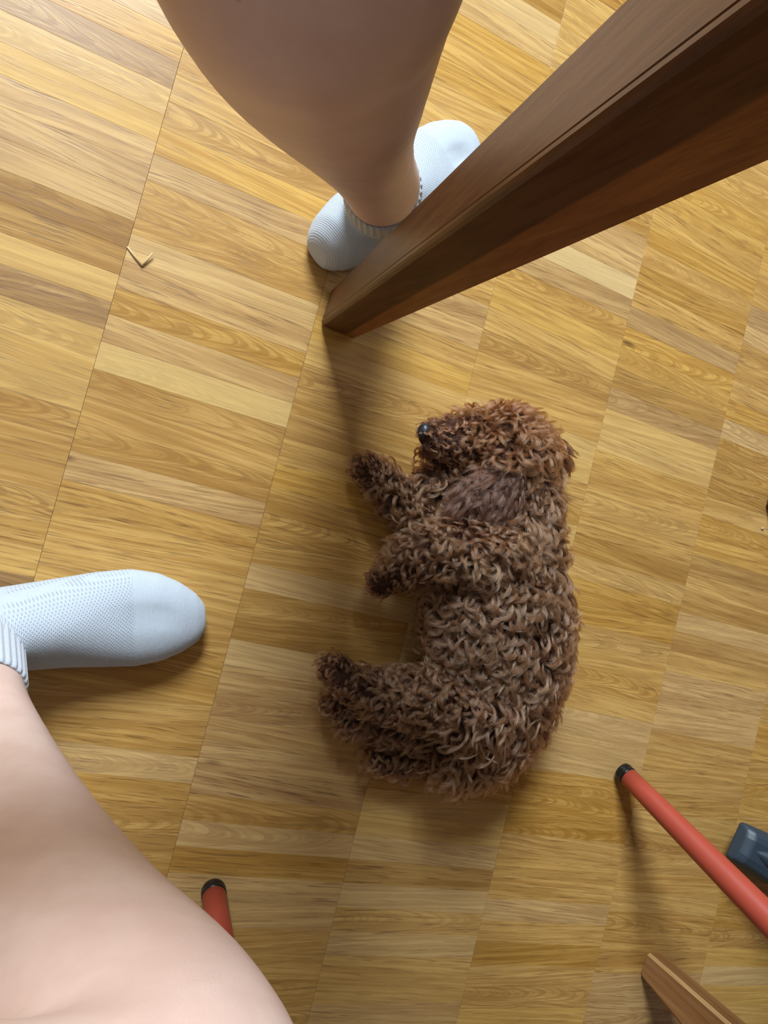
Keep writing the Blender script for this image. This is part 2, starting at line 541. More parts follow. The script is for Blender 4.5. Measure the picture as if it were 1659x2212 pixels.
HUE = {'': 0.5, 'g': 0.80, 'o': 0.35, 'r': 0.45}


def strip_verts():
    x, y = LP / 2 - 2.2 * GAP, WP / 2 - GAP      # butt joints a little wider than the sides
    v = [(sx * x, sy * y, -TH) for sx, sy in ((-1, -1), (1, -1), (1, 1), (-1, 1))]
    v += [(sx * x, sy * y, -CH * 0.6) for sx, sy in ((-1, -1), (1, -1), (1, 1), (-1, 1))]
    v += [(sx * (x - CH), sy * (y - CH), 0) for sx, sy in ((-1, -1), (1, -1), (1, 1), (-1, 1))]
    f = [(3, 2, 1, 0), (8, 9, 10, 11)]
    for i in range(4):
        j = (i + 1) % 4
        f += [(i, j, j + 4, i + 4), (i + 4, j + 4, j + 8, i + 8)]
    return np.array(v), f


SV, SF = strip_verts()
strip = mesh('plank', SV, SF)
strip.materials.append(M_OAK)
at = strip.attributes.new('pc', 'FLOAT_VECTOR', 'POINT')
at.data.foreach_set('vector', np.c_[SV[:, :2], np.zeros(len(SV))].astype(np.float32).ravel())

# the patch of floor around the dog and the chairs whose strips are laid one by one
PATCH = [(-0.085, 0.452), (0.910, 0.688), (0.970, -0.873), (-0.108, -0.555)]


def in_patch(x, y):
    for i in range(4):
        ax, ay = PATCH[i]; bx, by = PATCH[(i + 1) % 4]
        if (bx - ax) * (y - ay) - (by - ay) * (x - ax) > 0: return False
    return True


ov, of, oc = [], [], []
loose = (0.0, '')
rot = np.array([[D1[0], -D2[0]], [D1[1], -D2[1]]])     # local y runs against the counting direction
n_single = 0
for k in range(-14, 16):
    off = OFF.get(k, OFF[-1] + 0.0117 * ((k * 7) % 5))
    for j in range(-160, 160):
        u = U0 + (k + 0.5) * LP
        v = off + (j + 0.5) * WP
        x, y = u * D1[0] + v * D2[0], u * D1[1] + v * D2[1]
        if not (X0 - 0.05 < x < X1 + 0.05 and Y0 - 0.05 < y < Y1 + 0.05): continue
        corners = [(x + a * D1[0] + b * D2[0], y + a * D1[1] + b * D2[1]) for a in (-LP / 2, 0, LP / 2) for b in (-WP / 2, WP / 2)]
        dz = random.uniform(-0.00003, 0.00003)
        if any(in_patch(*c) for c in corners):
            o = bpy.data.objects.new('plank', strip)
            COL.objects.link(o)
            o.parent = floor
            o.location = (x, y, dz)
            o.rotation_euler = (0, 0, ANG)
            if random.random() > 0.45: loose = (max(-0.45, min(0.4, random.gauss(0.02, 0.15))), random.choice(['', '', '', 'g', 'o']))
            tn, h = TONES.get((k, j), loose)
            o.color = (0.5 + tn / 2, HUE[h] + random.uniform(-0.05, 0.05), random.random() ** 1.5, 1.0)
            n_single += 1
        else:
            kk = len(ov)
            P = SV.copy()
            P[:, :2] = P[:, :2] @ rot.T + (x, y)
            P[:, 2] += dz
            ov += [tuple(p) for p in P]
            of += [tuple(i + kk for i in f) for f in SF]
            r = random.random() * 9 + 1
            oc += [(a[0], a[1], r) for a in SV]
me = mesh('plank_field', ov, of)
me.materials.append(M_OAK)
at = me.attributes.new('pc', 'FLOAT_VECTOR', 'POINT')
at.data.foreach_set('vector', np.array(oc, np.float32).ravel())
o = link('plank_field', me, None, floor)
o.color = (0.5, 0.5, 0.5, 0.0)
tag(o, kind='stuff')
print('single planks', n_single)

# ------------------------------------------------------------------ table
TU, TV = Vector((math.cos(math.radians(-18.5)), math.sin(math.radians(-18.5)), 0)), Vector((math.sin(math.radians(18.5)), math.cos(math.radians(18.5)), 0))


def table_leg(foot, lean, s0, s1, h, su=1, sv=1):
    """Square leg, outer ridge corner at foot; tapers towards the floor, ridge softened by a small bead."""
    prof = [(0.0035, 0.0), (0.0012, 0.0012), (0.0, 0.0035), (0.0, 0.0065), (0.0010, 0.0072), (0.0, 0.0080)]
    rs, tone_pos = [], []
    zs = [0.0, 0.003, 0.2, 0.4, h]
    for i, z in enumerate(zs):
        s = s0 + (s1 - s0) * z / h
        e = 0.0025 if i == 0 else 0.0
        o = Vector(foot) + Vector(lean) * (z / h)
        pts = [(p[0] + e, p[1] + e) for p in prof]
        pts += [(0.0 + e, s - 0.003 - e), (0.003, s - e), (s - 0.003, s - e), (s - e, s - 0.003), (s - e, 0.003), (s - 0.003 - e, 0.0 + e), (0.5 * s, e)]
        if sv < 0 or su < 0: pass
        rs.append([o + TU * (a * su) + TV * (b * sv) + Vector((0, 0, z)) for a, b in pts])
        tone_pos += [a + (0.012 if b < 0.004 else -1.0) * 0 + (0 if b < 0.0045 else -1.0) for a, b in pts]
    if su * sv < 0:
        n = len(rs[0])
        rs = [list(reversed(r)) for r in rs]
        tone_pos = [q for i in range(len(zs)) for q in reversed(tone_pos[i * n:(i + 1) * n])]
    g = Geo()
    g.rings([list(reversed(r)) for r in rs])
    n = len(rs[0])
    tone_pos = [q for i in range(len(zs)) for q in reversed(tone_pos[i * n:(i + 1) * n])]
    me = g.mesh('leg')
    a = me.attributes.new('tone_pos', 'FLOAT', 'POINT')
    a.data.foreach_set('value', np.array(tone_pos, np.float32))
    return me


table = tag(empty('dining_table', (0.45, -0.38, 0)), 'brown wooden table on square tapered leg, planted between the white socks', 'table')
F1 = Vector((0.2325, 0.1692, 0.0008))
C0 = Vector((0.1267, 0.0875, 0))
S0, S1, HL = 0.0435, 0.0650, 0.715
top1 = C0 * ((0.78 - HL) / 0.78) + (Vector((0.2325, 0.1692, 0)) - C0) * (S1 / S0)
lean1 = top1 - Vector((0.2325, 0.1692, 0))
F2 = Vector((0.9265, -0.0471, 0.0008))
DEP = 1.36
legs = [(F1, lean1, 1, 1), (F2, lean1, 1, 1),
        (F1 - TV * DEP, lean1 + TV * 0.0, 1, 1), (F2 - TV * DEP, lean1, 1, 1)]
for f, ln, su, sv in legs:
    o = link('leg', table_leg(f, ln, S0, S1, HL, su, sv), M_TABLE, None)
    o.parent = table
    o.matrix_parent_inverse = Matrix.Translation(-table.location)
tA = F1 + lean1
tB = F2 + lean1
ctr = (tA + tB) / 2 + TV * (S1 / 2 - DEP / 2) + TU * (S1 / 2)
ctr.z = 0
wide = (tB - tA).length + S1


def table_part(name, me, off_u, off_v, z):
    o = link(name, me, M_TOP)
    o.parent = table
    o.matrix_parent_inverse = Matrix.Translation(-table.location)
    p = ctr + TU * off_u + TV * off_v
    o.location = (p.x, p.y, z)
    o.rotation_euler = (0, 0, math.radians(-18.5))
    return o


table_part('tabletop', bevel_box('tabletop', (wide + 0.04, DEP + S1 + 0.04, 0.028), 0.004), 0, 0, HL + 0.015)
table_part('apron', bevel_box('apron', (0.02, DEP - S1, 0.035), 0.002), wide / 2 - 0.033, 0, HL - 0.018)
for sg in (1, -1):
    table_part('apron', bevel_box('apron', (wide - 2 * S1, 0.02, 0.035), 0.002), 0, sg * (DEP / 2), HL - 0.018)

# ------------------------------------------------------------------ person
g = Geo()
# lower leg beside the table leg, knee towards the camera, then thigh
left_leg = [(0.276, 0.291, 0.050, 0.030), (0.269, 0.283, 0.090, 0.0345), (0.2508, 0.2712, 0.145, 0.0362, 0.0362), (0.211, 0.256, 0.220, 0.0335, 0.0370), (0.169, 0.238, 0.299, 0.0350, 0.0430),
            (0.130, 0.218, 0.381, 0.0400, 0.0510), (0.097, 0.198, 0.459, 0.0460, 0.0548), (0.0755, 0.183, 0.517, 0.0495, 0.0550), (0.0605, 0.174, 0.565, 0.053, 0.0545), (0.046, 0.195, 0.604, 0.056),
            (0.0, 0.217, 0.612, 0.066), (-0.08, 0.226, 0.605, 0.070), (-0.22, 0.220, 0.580, 0.077), (-0.42, 0.195, 0.550, 0.085)]
g.chain(left_leg, 32, 6)
right_leg = [(-0.114, -0.146, 0.050, 0.030), (-0.1055, -0.165, 0.085, 0.0345), (-0.094, -0.1905, 0.138, 0.0362, 0.0366), (-0.074, -0.213, 0.220, 0.039, 0.044), (-0.053, -0.230, 0.300, 0.044, 0.052),
             (-0.025, -0.241, 0.400, 0.053, 0.060), (0.006, -0.241, 0.490, 0.056, 0.062), (0.005, -0.238, 0.545, 0.060), (-0.07, -0.225, 0.560, 0.067), (-0.22, -0.150, 0.555, 0.076), (-0.42, -0.030, 0.550, 0.085)]
g.chain(right_leg, 32, 6)
g.chain([(-0.44, -0.05, 0.56, 0.10), (-0.46, 0.08, 0.58, 0.12), (-0.44, 0.21, 0.56, 0.10)], 28, 5)
g.chain([(-0.46, 0.08, 0.58, 0.14), (-0.48, 0.08, 0.70, 0.15), (-0.49, 0.08, 0.82, 0.14)], 28, 5)
body = bake(g.mesh('body'), 'person', [('REMESH', dict(mode='VOXEL', voxel_size=0.006)), ('SMOOTH', dict(iterations=8, factor=0.5))])
person = tag(link('person', body, M_SKIN, None, True), 'seated person with bare shins and white ankle socks, feet either side of the table leg', 'person')


def sock(name, heel, ang, knee_dir, flip, ankle_x=0.052, reach=0.112, k=1.0):
    """Foot and ankle of a sock in its own frame (x heel to toe), plus the ribbed cuff."""
    #        x     half   top    side shift
    sec = [(0.004, 0.014, 0.034, 0), (0.010, 0.023, 0.048, 0), (0.024, 0.032, 0.064, 0), (0.050, 0.0385, 0.080, 0), (0.085, 0.0415, 0.080, 0.001), (0.120, 0.0445, 0.069, 0.002),
           (0.150, 0.0480, 0.058, 0.002), (0.180, 0.0500, 0.049, 0.001), (0.205, 0.0460, 0.043, -0.001), (0.225, 0.0370, 0.037, -0.003), (0.240, 0.0265, 0.031, -0.005), (0.249, 0.014, 0.024, -0.006)]
    n = 36
    k_len = k
    rs = []
    for x, hw, top, sh in sec:
        r = []
        x *= k_len
        for k in range(n):
            a = 2 * PI * k / n
            c, s_ = math.cos(a), math.sin(a)
            pk = max(0.0, 1 - abs(x - 0.115) / 0.075)        # crest of the instep
            yy = math.copysign(abs(c) ** (0.85 if s_ < 0 else 0.85 + 0.35 * pk), c) * hw
            e = 0.62 if s_ < 0 else 1.0 + 0.35 * pk
            zz = math.copysign(abs(s_) ** e, s_)
            mid = 0.016 + 0.2 * (top - 0.03)
            z = mid + (zz * (top - mid) if zz > 0 else zz * (mid - 0.0015))
            z -= 0.0090 * math.exp(-((x - 0.205) / 0.012) ** 2 - ((yy * flip - 0.006) / 0.008) ** 2) * (s_ > 0)
            r.append((x, yy + sh * flip, z))
        rs.append(r)
    g = Geo(); g.rings(rs)
    kd = Vector(knee_dir).normalized()
    base = Vector((ankle_x, 0, 0.045))
    tip = base + kd * ((reach - 0.045) / kd.z)
    a = [base + (tip - base) * q for q in (0.0, 0.22, 0.40)]
    g.chain([tuple(a[0]) + (0.036,), tuple(a[1]) + (0.0385,), tuple(a[2]) + (0.0385,)], 32, 4)
    me = bake(g.mesh('sock'), 'sock', [('REMESH', dict(mode='VOXEL', voxel_size=0.003)), ('SMOOTH', dict(iterations=6, factor=0.5))])
    o = link('sock', me, M_SOCK, person, True)
    o.location = heel
    o.rotation_euler = (0, 0, ang)
    # cuff: ribbed band rolled over at its top edge
    rs = []
    N = 216
    u = kd.cross(Vector((0, 1, 0))).normalized()
    v = kd.cross(u).normalized()
    prof = [(-0.060, 0.0325, 0.0), (-0.044, 0.0372, 0.4), (-0.028, 0.0388, 0.8), (-0.010, 0.0382, 1.0), (0.008, 0.0378, 1.0), (0.019, 0.0375, 1.0), (0.0225, 0.0366, 0.7), (0.0235, 0.0352, 0.5), (0.0215, 0.0338, 0.3), (0.010, 0.0320, 0.0)]
    for d, r, rib in prof:
        c = tip + kd * (d - 0.024)
        ring = []
        for k in range(N):
            th = 2 * PI * k / N
            rr = r + 0.0009 * rib * math.cos(36 * th)
            ring.append(c + (u * math.cos(th) + v * math.sin(th)) * rr)
        rs.append(ring)
    g = Geo(); g.rings(rs, cap=False)
    cf = g.build('cuff', M_RIB, o, True)
    # toe seam
    return o


LA = math.radians(38.0)
inv = Matrix.Rotation(-LA, 3, 'Z')
sock('sock', (0.2200, 0.2380, 0.0), LA, inv @ Vector((-0.36, -0.21, 0.9)), -1, 0.090, 0.145, 1.03)
RA = math.radians(0.5)
inv = Matrix.Rotation(-RA, 3, 'Z')
sock('sock', (-0.1640, -0.1475, 0.0), RA, inv @ Vector((0.14, -0.42, 0.90)), 1, 0.054, 0.120, 1.06)
# shorts (outside the picture, so that the person does not end at the thigh)
g = Geo()
g.chain([(-0.20, 0.222, 0.584, 0.089), (-0.30, 0.212, 0.572, 0.094), (-0.42, 0.195, 0.555, 0.100)], 28, 5)
g.chain([(-0.21, -0.156, 0.557, 0.089), (-0.30, -0.102, 0.556, 0.094), (-0.42, -0.030, 0.555, 0.100)], 28, 5)
g.chain([(-0.44, -0.05, 0.565, 0.112), (-0.465, 0.08, 0.585, 0.135), (-0.44, 0.21, 0.565, 0.112)], 28, 5)
g.chain([(-0.46, 0.08, 0.60, 0.15), (-0.48, 0.08, 0.72, 0.163), (-0.49, 0.08, 0.84, 0.152)], 28, 5)
sh = bake(g.mesh('shorts'), 'shorts', [('REMESH', dict(mode='VOXEL', voxel_size=0.01)), ('SMOOTH', dict(iterations=6, factor=0.5))])
link('shorts', sh, M_SHORTS, person, True)

# ------------------------------------------------------------------ poodle
g = Geo()
# trunk: neck, shoulders, chest, belly, hips, rump (lying on its side, back towards +x)
g.chain([(0.432, 0.020, 0.055, 0.044, 0.044), (0.450, -0.025, 0.052, 0.047, 0.044), (0.442, -0.075, 0.053, 0.062, 0.050), (0.430, -0.130, 0.056, 0.080, 0.056), (0.432, -0.195, 0.054, 0.086, 0.054),
         (0.434, -0.250, 0.050, 0.074, 0.050), (0.418, -0.300, 0.046, 0.054, 0.044), (0.388, -0.325, 0.040, 0.034, 0.034)], 28, 5)
# skull and muzzle, then the throat and the cheek on the floor
g.chain([(0.458, 0.026, 0.055, 0.033, 0.034), (0.435, 0.029, 0.062, 0.041, 0.042), (0.408, 0.032, 0.060, 0.036, 0.036), (0.383, 0.039, 0.056, 0.0270, 0.025), (0.360, 0.042, 0.055, 0.0215, 0.0205), (0.345, 0.0450, 0.056, 0.0160, 0.0155)], 24, 5)
g.chain([(0.396, 0.016, 0.045, 0.022, 0.018), (0.366, 0.022, 0.042, 0.017, 0.014), (0.349, 0.027, 0.043, 0.011, 0.010)], 16, 4)
g.chain([(0.425, 0.000, 0.040, 0.042, 0.034), (0.390, -0.005, 0.032, 0.034, 0.028), (0.368, -0.008, 0.028, 0.022, 0.022)], 20, 4)
# fore legs
g.chain([(0.405, -0.055, 0.038, 0.034, 0.030), (0.360, -0.058, 0.034, 0.025, 0.024), (0.328, -0.038, 0.026, 0.019, 0.019), (0.296, -0.006, 0.022, 0.0160, 0.0160), (0.280, 0.008, 0.020, 0.0150, 0.0145)], 18, 5)
g.chain([(0.420, -0.092, 0.084, 0.038, 0.030), (0.365, -0.086, 0.080, 0.030, 0.026), (0.327, -0.090, 0.066, 0.022, 0.021), (0.302, -0.112, 0.044, 0.0160, 0.0155), (0.292, -0.121, 0.036, 0.0140, 0.0135)], 18, 5)
# hind legs
g.chain([(0.400, -0.265, 0.076, 0.044, 0.032), (0.340, -0.252, 0.068, 0.033, 0.028), (0.293, -0.246, 0.056, 0.022, 0.021), (0.255, -0.233, 0.046, 0.0165, 0.0165), (0.236, -0.214, 0.040, 0.0150, 0.0145)], 18, 5)
g.chain([(0.380, -0.290, 0.038, 0.040, 0.030), (0.320, -0.284, 0.032, 0.030, 0.024), (0.272, -0.274, 0.024, 0.020, 0.018), (0.245, -0.258, 0.020, 0.0150, 0.0150)], 18, 5)
# tail
g.chain([(0.385, -0.322, 0.032, 0.020, 0.020), (0.340, -0.332, 0.026, 0.015, 0.015), (0.295, -0.328, 0.021, 0.010, 0.010)], 14, 4)
dog_me = bake(g.mesh('dog'), 'poodle', [('REMESH', dict(mode='VOXEL', voxel_size=0.004)), ('SMOOTH', dict(iterations=5, factor=0.5))])
dog = tag(link('poodle', dog_me, M_DOGSKIN, None, True), 'curly red-brown toy poodle lying on its side asleep on the wooden floor', 'dog')
# nose
bm = bmesh.new()
bmesh.ops.create_uvsphere(bm, u_segments=24, v_segments=16, radius=1.0)
for v in bm.verts:
    x, y, z = v.co
    s = 1.0 - 0.25 * max(0, -z)
    if x < 0: x *= 0.85
    v.co = (x * 0.0085, y * 0.0096 * s, z * 0.0085)
    for sy in (1, -1):      # nostrils
        d = (Vector((x, y, z)) - Vector((-0.62, sy * 0.5, -0.1))).length
        if d < 0.30: v.co.x += 0.0022 * (1 - d / 0.30)
me = bpy.data.meshes.new('nose'); bm.to_mesh(me); bm.free()
o = link('nose', me, M_NOSE, dog, True)
o.location = (0.3340, 0.0485, 0.0600)
o.rotation_euler = (0, 0.15, math.radians(-12))
for ex, ey, ez in ((0.392, 0.056, 0.076),):
    bm = bmesh.new(); bmesh.ops.create_uvsphere(bm, u_segments=16, v_segments=10, radius=0.0055)
    me = bpy.data.meshes.new('eye'); bm.to_mesh(me); bm.free()
    o = link('eye', me, M_EYE, dog, True); o.location = (ex, ey, ez)


def ear(outline_dirs, root, along, across, normal, length, width, thick, sag):
    """Leaf-shaped leather of an ear, thick in the middle; returns its mesh and a surface sampler frame."""
    along, across, normal = Vector(along).normalized(), Vector(across).normalized(), Vector(normal).normalized()
    nu, nv = 12, 9
    top, bot = [], []
    for i in range(nu + 1):
        s = i / nu
        wd = width * (0.45 + 0.55 * math.sin(min(1.0, s * 1.25) * PI / 2)) * math.sqrt(max(0.0, 1 - max(0, s - 0.62) ** 2 / 0.16))
        for j in range(nv + 1):
            a = (j / nv - 0.5) * 2
            p = Vector(root) + along * (s * length) + across * (a * wd / 2) + normal * (sag * math.sin(s * PI * 0.8) - 0.010 * a * a)
            th = thick * (1 - a ** 4) * (1 - s ** 6)
            top.append(p + normal * th); bot.append(p)
    v = top + bot
    k = len(top)
    f = []
    for i in range(nu):
        for j in range(nv):
            a = i * (nv + 1) + j
            f.append((a, a + nv + 1, a + nv + 2, a + 1))
            f.append((a + k, a + 1 + k, a + nv + 2 + k, a + nv + 1 + k))
    return mesh('ear', v, f)


ear_a = link('ear', ear(None, (0.428, 0.010, 0.106), (-0.50, -0.80, -0.26), (0.82, -0.55, 0.0), (-0.05, -0.15, 1.0), 0.080, 0.084, 0.006, 0.008), M_DOGSKIN, dog, True)
ear_b = link('ear', ear(None, (0.482, 0.048, 0.060), (0.80, -0.55, -0.42), (0.62, 0.72, 0.1), (0.30, 0.05, 0.95), 0.070, 0.042, 0.006, 0.004), M_DOGSKIN, dog, True)


# ---- fur: curly locks of real strands
def surface_samples(me, n, r):
    me.calc_loop_triangles()
    V = np.empty(len(me.vertices) * 3); me.vertices.foreach_get('co', V); V = V.reshape(-1, 3)
    N = np.empty(len(me.vertices) * 3); me.vertices.foreach_get('normal', N); N = N.reshape(-1, 3)
    T = np.empty(len(me.loop_triangles) * 3, np.int32); me.loop_triangles.foreach_get('vertices', T); T = T.reshape(-1, 3)
    A, B, C = V[T[:, 0]], V[T[:, 1]], V[T[:, 2]]
    ar = np.linalg.norm(np.cross(B - A, C - A), axis=1)
    idx = r.choice(len(T), n, p=ar / ar.sum())
    u = r.random(n); v = r.random(n); fl = u + v > 1
    u[fl], v[fl] = 1 - u[fl], 1 - v[fl]
    w_ = 1 - u - v
    P = A[idx] * w_[:, None] + B[idx] * u[:, None] + C[idx] * v[:, None]
    Q = N[T[idx, 0]] * w_[:, None] + N[T[idx, 1]] * u[:, None] + N[T[idx, 2]] * v[:, None]
    Q /= np.linalg.norm(Q, axis=1)[:, None]
    return P, Q


def smooth(a, b, x):
    t_ = np.clip((x - a) / (b - a), 0, 1)
    return t_ * t_ * (3 - 2 * t_)


def unit(v):
    return v / (np.linalg.norm(v, axis=-1, keepdims=True) + 1e-9)


def grow(P, N, T, length, curl, turns, per, pts, spread, lift, rad, r, flat=0.35, clump=0.76):
    """Strand positions (locks*per, pts, 3) for locks rooted at P with normal N, lying along T."""
    n = len(P)
    T = unit(T - N * np.sum(T * N, 1, keepdims=True))
    B = np.cross(N, T)
    s = np.linspace(0, 1, pts)[None, :, None]
    ph0 = r.uniform(0, 2 * PI, n); hand = r.choice([-1, 1], n)
    out = []
    for j in range(per):
        ln = (length * r.uniform(0.90, 1.06, n))[:, None, None]
        a = r.normal(0, 1, (n, 2)) * spread[:, None]
        ro = a[:, :1] * T + a[:, 1:] * B
        cl = 1 - clump * smooth(0.0, 0.55, s)
        line = P[:, None] + ro[:, None] * cl
        lf = lift[:, None, None] * ln
        line = line + N[:, None] * lf * (1.5 * s - 0.9 * s * s) + T[:, None] * ln * (0.25 * s + 0.75 * s * s)
        R = (curl * r.uniform(0.86, 1.14, n))[:, None, None] * smooth(0.0, 0.45, s)
        ang = ph0[:, None, None] + r.normal(0, 0.11, n)[:, None, None] + hand[:, None, None] * 2 * PI * (turns * r.uniform(0.96, 1.04, n))[:, None, None] * s
        line = line + R * (np.cos(ang) * (N[:, None] * (0.55 + flat * 0.3) + T[:, None] * 0.55) + np.sin(ang) * B[:, None])
        line = line + r.normal(0, 0.0002, line.shape) * s
        out.append(line)
    S = np.concatenate(out, 0)
    S[..., 2] = np.maximum(S[..., 2], 0.0015 + 0.003 * r.random(S.shape[:1])[:, None])
    return S


def curves(name, S, rad, mat, parent):
    n, m_, _ = S.shape
    hc = bpy.data.hair_curves.new(name)
    hc.add_curves([m_] * n)
    hc.attributes['position'].data.foreach_set('vector', S.astype(np.float32).ravel())
    ra = hc.attributes.get('radius') or hc.attributes.new('radius', 'FLOAT', 'POINT')
    prof = rad * np.linspace(1.0, 0.45, m_)
    ra.data.foreach_set('value', np.tile(prof, n).astype(np.float32))
    hc.materials.append(mat)
    o = bpy.data.objects.new(name, hc)
    COL.objects.link(o)
    o.parent = parent
    return tag(o, kind='stuff')


hr = np.random.default_rng(5)
P, N = surface_samples(dog_me, 5200, hr)
keep = ~((N[:, 2] < -0.35) | (P[:, 2] < 0.006))
P, N = P[keep], N[keep]
# region weights
head = smooth(-0.012, 0.022, P[:, 1]) * smooth(0.33, 0.345, P[:, 0])
muz = head * smooth(0.402, 0.380, P[:, 0])
limb = smooth(0.375, 0.345, P[:, 0]) * (1 - head)
paw = limb * np.maximum.reduce([smooth(0.030, 0.015, np.hypot(P[:, 0] - a, P[:, 1] - b)) for a, b in ((0.283, 0.004), (0.294, -0.120), (0.240, -0.218), (0.247, -0.257))])
bell = smooth(0.425, 0.385, P[:, 0]) * smooth(-0.14, -0.16, P[:, 1]) * smooth(-0.25, -0.22, P[:, 1])
rump = smooth(-0.22, -0.29, P[:, 1]) * (1 - limb)
length = 0.0310 + 0.0 * P[:, 0]
length = length * (1 - head) + 0.0290 * head
length = length * (1 - muz) + 0.0130 * muz
length = length * (1 - limb) + 0.0210 * limb
length = length * (1 - paw) + 0.0120 * paw
length = length + 0.004 * rump
length *= hr.uniform(0.8, 1.2, len(P))
nose_d = np.linalg.norm(P - np.array([0.328, 0.0495, 0.061]), axis=1)
length *= 0.30 + 0.70 * smooth(0.010, 0.028, nose_d)
curl = 0.0056 * (0.35 + 0.65 * smooth(0.012, 0.035, nose_d)) * (1 - 0.55 * muz) * (1 - 0.35 * paw) * (1 - 0.25 * rump) * (1 - 0.1 * limb) * hr.uniform(0.75, 1.3, len(P))
turns = hr.uniform(1.4, 2.3, len(P)) * (1 - 0.3 * rump)
axis = np.stack([0.444 + 0 * P[:, 0], P[:, 1], 0.05 + 0 * P[:, 0]], 1)
out_dir = unit(P - axis)
flow = np.array([0.15, -1.0, -0.15])[None] + 0.55 * out_dir
flow = flow * (1 - head)[:, None] + (unit(P - np.array([0.425, 0.045, 0.06])) * 0.9 + np.array([0.35, -0.25, 0])) * head[:, None]
flow = flow * (1 - muz)[:, None] + np.array([0.6, -0.5, -0.2]) * muz[:, None]
flow = flow * (1 - limb)[:, None] + np.array([-0.9, 0.1, -0.3]) * limb[:, None]
flow = flow + hr.normal(0, 0.5, P.shape)
spread = 0.0030 * (1 - 0.3 * muz) * (1 - 0.25 * paw)
lift = 0.62 - 0.15 * muz - 0.1 * paw + 0.1 * head
isH = head > 0.5
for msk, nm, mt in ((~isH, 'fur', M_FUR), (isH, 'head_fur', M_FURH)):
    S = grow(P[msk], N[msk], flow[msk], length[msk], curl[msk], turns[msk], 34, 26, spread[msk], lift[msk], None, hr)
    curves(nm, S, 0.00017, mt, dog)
# soft undercoat hides the skin
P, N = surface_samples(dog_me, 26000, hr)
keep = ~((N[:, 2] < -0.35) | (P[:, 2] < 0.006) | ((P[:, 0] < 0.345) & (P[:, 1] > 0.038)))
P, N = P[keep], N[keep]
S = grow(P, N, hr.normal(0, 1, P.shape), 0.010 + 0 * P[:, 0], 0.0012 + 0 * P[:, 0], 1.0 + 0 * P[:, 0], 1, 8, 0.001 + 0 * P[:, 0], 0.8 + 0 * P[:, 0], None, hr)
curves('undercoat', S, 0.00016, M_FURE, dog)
# ears
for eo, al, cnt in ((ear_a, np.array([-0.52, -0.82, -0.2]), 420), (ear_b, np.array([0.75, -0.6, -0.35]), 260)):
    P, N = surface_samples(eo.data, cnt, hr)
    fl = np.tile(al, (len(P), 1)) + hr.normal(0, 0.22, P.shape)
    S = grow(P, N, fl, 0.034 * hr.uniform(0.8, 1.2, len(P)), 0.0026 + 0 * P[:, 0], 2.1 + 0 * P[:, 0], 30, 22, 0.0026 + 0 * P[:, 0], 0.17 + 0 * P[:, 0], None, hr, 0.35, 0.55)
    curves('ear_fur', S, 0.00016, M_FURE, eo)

# ------------------------------------------------------------------ seats on coral-red legs
def red_leg(parent, foot, top, r0, r1):
    f, t_ = Vector(foot), Vector(top)
    d = (t_ - f).normalized()
    g = Geo()
    pts = [f + d * q for q in (0.013, 0.06, 0.15, 0.28)] + [t_]
    L = (t_ - f).length
    g.tube([p for p in pts], [r0 + (r1 - r0) * (p - f).length / L for p in pts], 28)
    o = g.build('leg', M_RED, parent, True)
    g = Geo()
    k = r0
    g.tube([f + d * q for q in (0.0, 0.0015, 0.006, 0.0085, 0.0095, 0.0125, 0.0145)], [k * 0.72, k * 0.98, k * 1.05, k * 1.0, k * 1.03, k * 1.06, k * 1.02], 28)
    c = g.build('rubber_cap', M_RUB, o, True)
    return o


def world_child(o, par):
    o.parent = par
    o.matrix_parent_inverse = par.matrix_world.inverted()


stool = tag(empty('stool', (0.85, -0.66, 0)), 'red tube leg with black rubber cap, standing right of the dog near the dark castor', 'stool')
bpy.context.view_layer.update()
for f, tp in (((0.664, -0.409, 0.004), (0.700, -0.574, 0.43)), ((1.06, -0.36, 0.004), (0.95, -0.49, 0.43)), ((1.00, -0.72, 0.004), (0.935, -0.685, 0.43))):
    o = red_leg(None, f, tp, 0.0128, 0.0205); world_child(o, stool)
g = Geo()
g.tube([(0.86, -0.60, z) for z in (0.428, 0.432, 0.452, 0.456)], [0.185, 0.190, 0.190, 0.184], 48)
o = g.build('seat', M_RED); world_child(o, stool)

chair = tag(empty('stool', (-0.1, -0.68, 0)), 'red stool leg with black rubber cap, half hidden behind the bare shin', 'stool')
bpy.context.view_layer.update()
for f, tp in (((0.106, -0.455, 0.004), (0.0785, -0.505, 0.43)), ((-0.306, -0.455, 0.004), (-0.2785, -0.505, 0.43)),
              ((0.106, -0.885, 0.004), (0.0785, -0.835, 0.43)), ((-0.306, -0.885, 0.004), (-0.2785, -0.835, 0.43))):
    o = red_leg(None, f, tp, 0.0130, 0.0180); world_child(o, chair)
o = link('seat', bevel_box('seat', (0.42, 0.40, 0.024), 0.008), M_RED); o.location = (-0.10, -0.67, 0.4425); world_child(o, chair)

# ------------------------------------------------------------------ wooden chair at the lower right corner
wchair = tag(empty('wooden_stool', (0.95, -1.0, 0)), 'oiled wooden stool leg with pale worn edge, below the dark castor', 'stool')
bpy.context.view_layer.update()
wa = math.radians(-24.0)
wu, wv = Vector((math.cos(wa), math.sin(wa), 0)), Vector((-math.sin(wa), math.cos(wa), 0))


